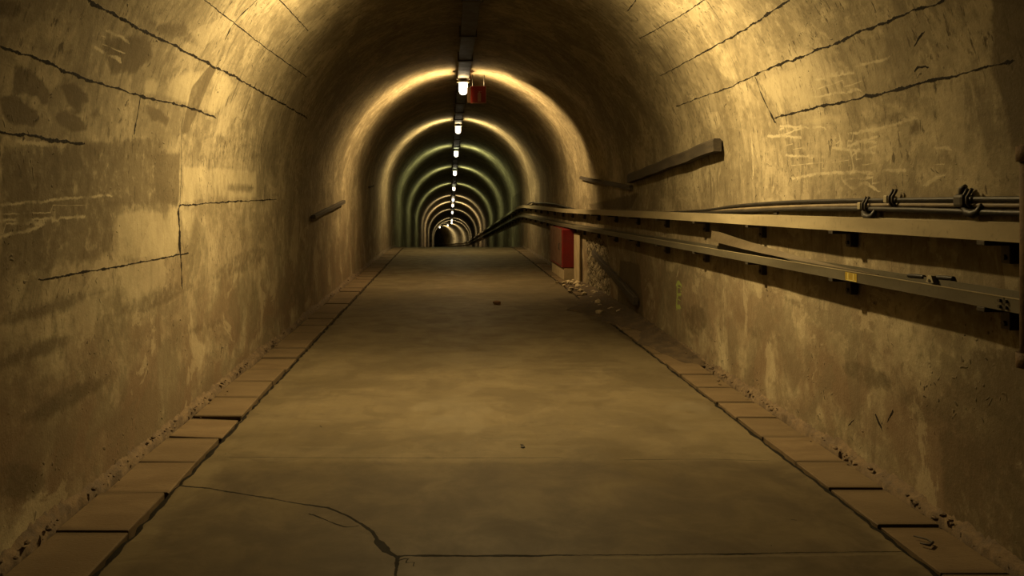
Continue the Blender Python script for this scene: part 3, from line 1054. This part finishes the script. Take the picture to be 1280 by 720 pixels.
# ------------------------------------------------------------------ old bars left on the lining
def bar(name, p0, p1, w0, w1, t, label, mat, bend=None):
    """tapering rough bar between two points"""
    p0, p1 = Vector(p0), Vector(p1)
    d = (p1 - p0).normalized()
    side = d.cross(Vector((0, 0, 1))).normalized()
    up = side.cross(d)
    N = 14
    m = MB()
    fr = []
    r = random.Random(len(label))
    for i in range(N):
        f = i / (N - 1)
        q = p0.lerp(p1, f); w = w0 + (w1 - w0) * f
        j = [r.uniform(-.006, .006) for _ in range(2)]
        fr.append(lambda a, b, q=q, w=w, j=j: q + side * (a * t + j[0] * .5) + up * (b * w + j[1]))
    m.sweep(fr, [(-.5, -.5), (.5, -.5), (.5, .35), (.35, .5), (-.35, .5), (-.5, .35)])
    return tag(m.build(name, mat), label, 'bar', 'old bars left on the walls')


bar('iron_bar', lining_point(905, 180, .055), lining_point(792, 223, .05), .11, .11, .07, 'long thick dark bar slanting across the right wall above the upper tray', M['timber'])
bar('iron_bar', lining_point(728, 222, .03), lining_point(792, 235, .03), .05, .06, .05, 'thin dark bar on the right wall beyond the long thick bar', M['timber'])
bar('iron_bar', lining_point(388, 271, .04), lining_point(427, 252, .04), .05, .06, .06, 'thin dark slanting bar on the left wall', M['timber'])
bar('iron_bar', lining_point(746, 316, .05), lining_point(800, 376, .05), .08, .10, .06, 'dark diagonal bar leaning on the right wall below the trays', M['timber'])
bar('iron_bar', lining_point(460, 234, .02), lining_point(466, 232, .02), .03, .03, .03, 'very short dark bar high on the left wall by the second lit ring', M['timber'])

# ------------------------------------------------------------------ red cabinet and white board
cb = empty('fire_hose_cabinet', (2.20, 15.6, 0)); tag(cb, 'red fire hose cabinet on a white plinth under the trays', 'cabinet')
bd = MB().box((0, 0, .575), (.255, 1.75, .71), .012).build('body', M['red'], cb)
m = MB().box((-.130, 0, .60), (.012, 1.66, .68), .004)
dr = m.build('door', M['red_face'], cb)
MB().tube([(-.137, -.62, .55), (-.16, -.62, .55), (-.16, -.62, .66), (-.137, -.62, .66)], .008, 8).build('handle', M['bracket'], dr)
MB().box((.01, -.02, .105), (.22, 1.7, .23), .01).build('plinth', M['white'], cb)['label'] = 'dirty white plinth'
z0 = 1772 / 1
wb = MB().box((XR - .034, 14.38, .44), (.034, .62, .86), .004).build('backing_board', M['white'])
tag(wb, 'pale white board on the right wall beside the red cabinet', 'board')

# ------------------------------------------------------------------ ceiling channel and lamps
CT = 3.60
ct = empty('ceiling_channel', (XC, 2, CT)); tag(ct, 'dark metal cable channel running along the crown of the vault', 'cable channel')
SEC = [(-.095, .0), (.095, .0), (.095, .06), (.088, .06), (.088, .008), (-.088, .008), (-.088, .06), (-.095, .06)]
under(ct, MB().sweep([(lambda a, b, s=s: place(s, a, CT + b)) for s in [-7 + .7 * i for i in range(150)] + [98 + i for i in range(40)]], SEC).build('channel', M['ceiltray']))
for i in range(38):
    s = 1.2 + 1.83 * i
    p = place(s, 0, CT)
    m = MB()
    m.box(p + Vector((0, 0, -.008)), (.235, .05, .016), .003)
    for sx in (-.106, .106): m.box(p + Vector((sx, 0, .06)), (.018, .04, .14), .003)
    under(ct, m.build('strap', M['bracket']))


def make_lamp():
    root = empty('ceiling_lamp', (0, 0, 0))
    MB().box((0, 0, -.008), (.15, .26, .018), .004).build('mounting_plate', M['housing'], root)
    m = MB()
    m.lathe([(0, -.014), (.082, -.014), (.098, -.024), (.100, -.058), (.090, -.066), (0, -.066)], (0, 0, 0), 28, 1, 1.25)
    for sx in (-1, 1): m.box((sx * .098, 0, -.04), (.02, .04, .03), .004)
    m.build('housing', M['housing'], root)
    m = MB()
    m.lathe([(.070, -.066), (.078, -.09), (.079, -.17), (.076, -.215), (.064, -.248), (.036, -.270), (0, -.276)], (0, 0, 0), 28, 1, 1.15)
    m.build('glass', M['glow'], root)
    return root


LAMPS = [5.95, 14.1, 22.6]
for py in (193, 217, 236.4, 250.2, 257.4, 266, 276, 279, 282, 284.2):
    LAMPS.append(3.67 / (.07 + (PY - py) / F))
WARM, AMBER, GREEN, PLAIN = (1, .73, .33), (1, .68, .30), (.80, .86, .40), (1, .80, .46)
TINT = [WARM, AMBER, (1, .76, .36), GREEN, GREEN, GREEN, PLAIN, (1, .76, .42), PLAIN, PLAIN, PLAIN, PLAIN, PLAIN, PLAIN, PLAIN]
POW = [1.8, 1.1, .9, .34, .34, .34, .40, 1.0, .5, .5, .5, .8, 1.0, .8, .5]
LAB = ['lit ceiling lamp just above the upper edge of the photo, nearest the viewer',
       'largest visible lit ceiling lamp, glowing beside the small red sign',
       'second visible lit ceiling lamp, next beyond the red sign',
       'third visible lit ceiling lamp, hanging by a dim greenish ring',
       'fourth visible lit ceiling lamp counted down the tunnel', 'fifth visible lit ceiling lamp counted down the tunnel',
       'sixth visible lit ceiling lamp, small, counted down the tunnel', 'seventh visible lit ceiling lamp, within the bright far ring',
       'eighth visible lit ceiling lamp, just below the bright far ring', 'ninth visible ceiling lamp, after the wider dark gap',
       'tenth visible ceiling lamp, last in the straight vertical row', 'eleventh visible ceiling lamp, first shifted left where the tunnel bends',
       'twelfth visible ceiling lamp, farthest left dot where the tunnel bends', 'hidden ceiling lamp beyond the bend', 'last ceiling lamp beyond the bend']


def light_data(col, pw, k):
    L = bpy.data.lights.new('lamp_light', 'POINT')
    L.energy = pw
    L.color = (1, 1, 1)
    L.shadow_soft_size = .06
    L.use_nodes = True
    t = L.node_tree
    t.nodes.clear()
    out = t.nodes.new('ShaderNodeOutputLight')
    em = t.nodes.new('ShaderNodeEmission')
    em.inputs['Color'].default_value = (*col, 1)
    # throw of the fitting: strongest square to the tunnel, weak along it
    ge = t.nodes.new('ShaderNodeNewGeometry')
    sp = t.nodes.new('ShaderNodeSeparateXYZ')
    t.links.new(ge.outputs['Incoming'], sp.inputs[0])
    def mt(op, a, b):
        n = t.nodes.new('ShaderNodeMath'); n.operation = op
        for i, v in enumerate((a, b)):
            if isinstance(v, bpy.types.NodeSocket): t.links.new(v, n.inputs[i])
            else: n.inputs[i].default_value = v
        return n.outputs[0]
    q = mt('SUBTRACT', 1.0, mt('MULTIPLY', sp.outputs[1], sp.outputs[1]))
    # the housing keeps most of the light off the crown right above
    up = t.nodes.new('ShaderNodeMapRange'); up.interpolation_type = 'SMOOTHSTEP'
    for n_, v_ in (('From Min', .0), ('From Max', .75), ('To Min', 1.0), ('To Max', .25)): up.inputs[n_].default_value = v_
    t.links.new(sp.outputs[2], up.inputs['Value'])
    t.links.new(mt('MULTIPLY', up.outputs[0], mt('POWER', mt('MAXIMUM', q, 0.0), k)), em.inputs['Strength'])
    t.links.new(em.outputs[0], out.inputs[0])
    return L


POWER = 560.0
proto = make_lamp()
for i, s in enumerate(LAMPS):
    o = proto if i == 0 else copy_tree(proto)
    p = place(s, 0, CT)
    o.location = p
    o.rotation_euler = (0, 0, path(s)[3])
    tag(o, LAB[i], 'lamp', 'lit lamps along the crown of the vault')
for i, s in enumerate(LAMPS):
    lo = bpy.data.objects.new('lamp_light', light_data(TINT[i], POWER * POW[i], 2.2))
    COL.objects.link(lo)
    lo.location = place(s, 0, CT - .19)

# ------------------------------------------------------------------ red sign by the nearest visible lamp
sg = empty('hanging_sign', (.50, 13.9, 3.30)); tag(sg, 'small red hanging sign with a pale upright symbol beside the largest lamp', 'sign')
MB().box((0, 0, 0), (.27, .02, .30), .003).build('panel', M['sign_red'], sg)
m = MB()
m.box((.131, -.012, -.0), (.010, .004, .29)); m.box((0, -.012, -.141), (.262, .004, .014))
m.build('border', M['sign_white'], sg)
m = MB()
m.box((.015, -.012, -.045), (.056, .004, .15), .0015)
m.box((.015, -.012, .042), (.022, .004, .028))
m.box((.030, -.012, .058), (.052, .004, .010))
m.build('symbol', M['sign_white'], sg)
MB().box((-.165, -.04, -.01), (.07, .016, .27), .003, Matrix.Rotation(math.radians(-40), 3, 'Z')).build('side_flap', M['sign_white'], sg)['label'] = 'pale lit side flap'
m = MB()
for sx in (-.10, .10): m.tube([(sx, 0, .14), (sx, 0, .37 - .02)], .006, 8)
m.build('hanger', M['bracket'], sg)

# ------------------------------------------------------------------ world, camera, view
W = bpy.data.worlds.new('dark'); SC.world = W
W.use_nodes = True
W.node_tree.nodes['Background'].inputs[0].default_value = (.004, .003, .002, 1)
W.node_tree.nodes['Background'].inputs[1].default_value = .2
cd = bpy.data.cameras.new('camera')
cam = bpy.data.objects.new('camera', cd); COL.objects.link(cam)
cam.location = (0, 0, EYE)
cam.rotation_euler = (PI / 2, 0, 0)
cd.sensor_width = 36
cd.lens = F / 1280 * 36
cd.shift_x = (640 - PX) / 1280
cd.shift_y = (PY - 360) / 1280
cd.clip_end = 400
SC.camera = cam
v = SC.view_settings
v.view_transform = 'Standard'
v.look = 'None'
v.gamma = 1
v.use_curve_mapping = False
v.exposure = 0.0
SC.cycles.use_denoising = True
SC.cycles.max_bounces = 6
SC.cycles.diffuse_bounces = 4
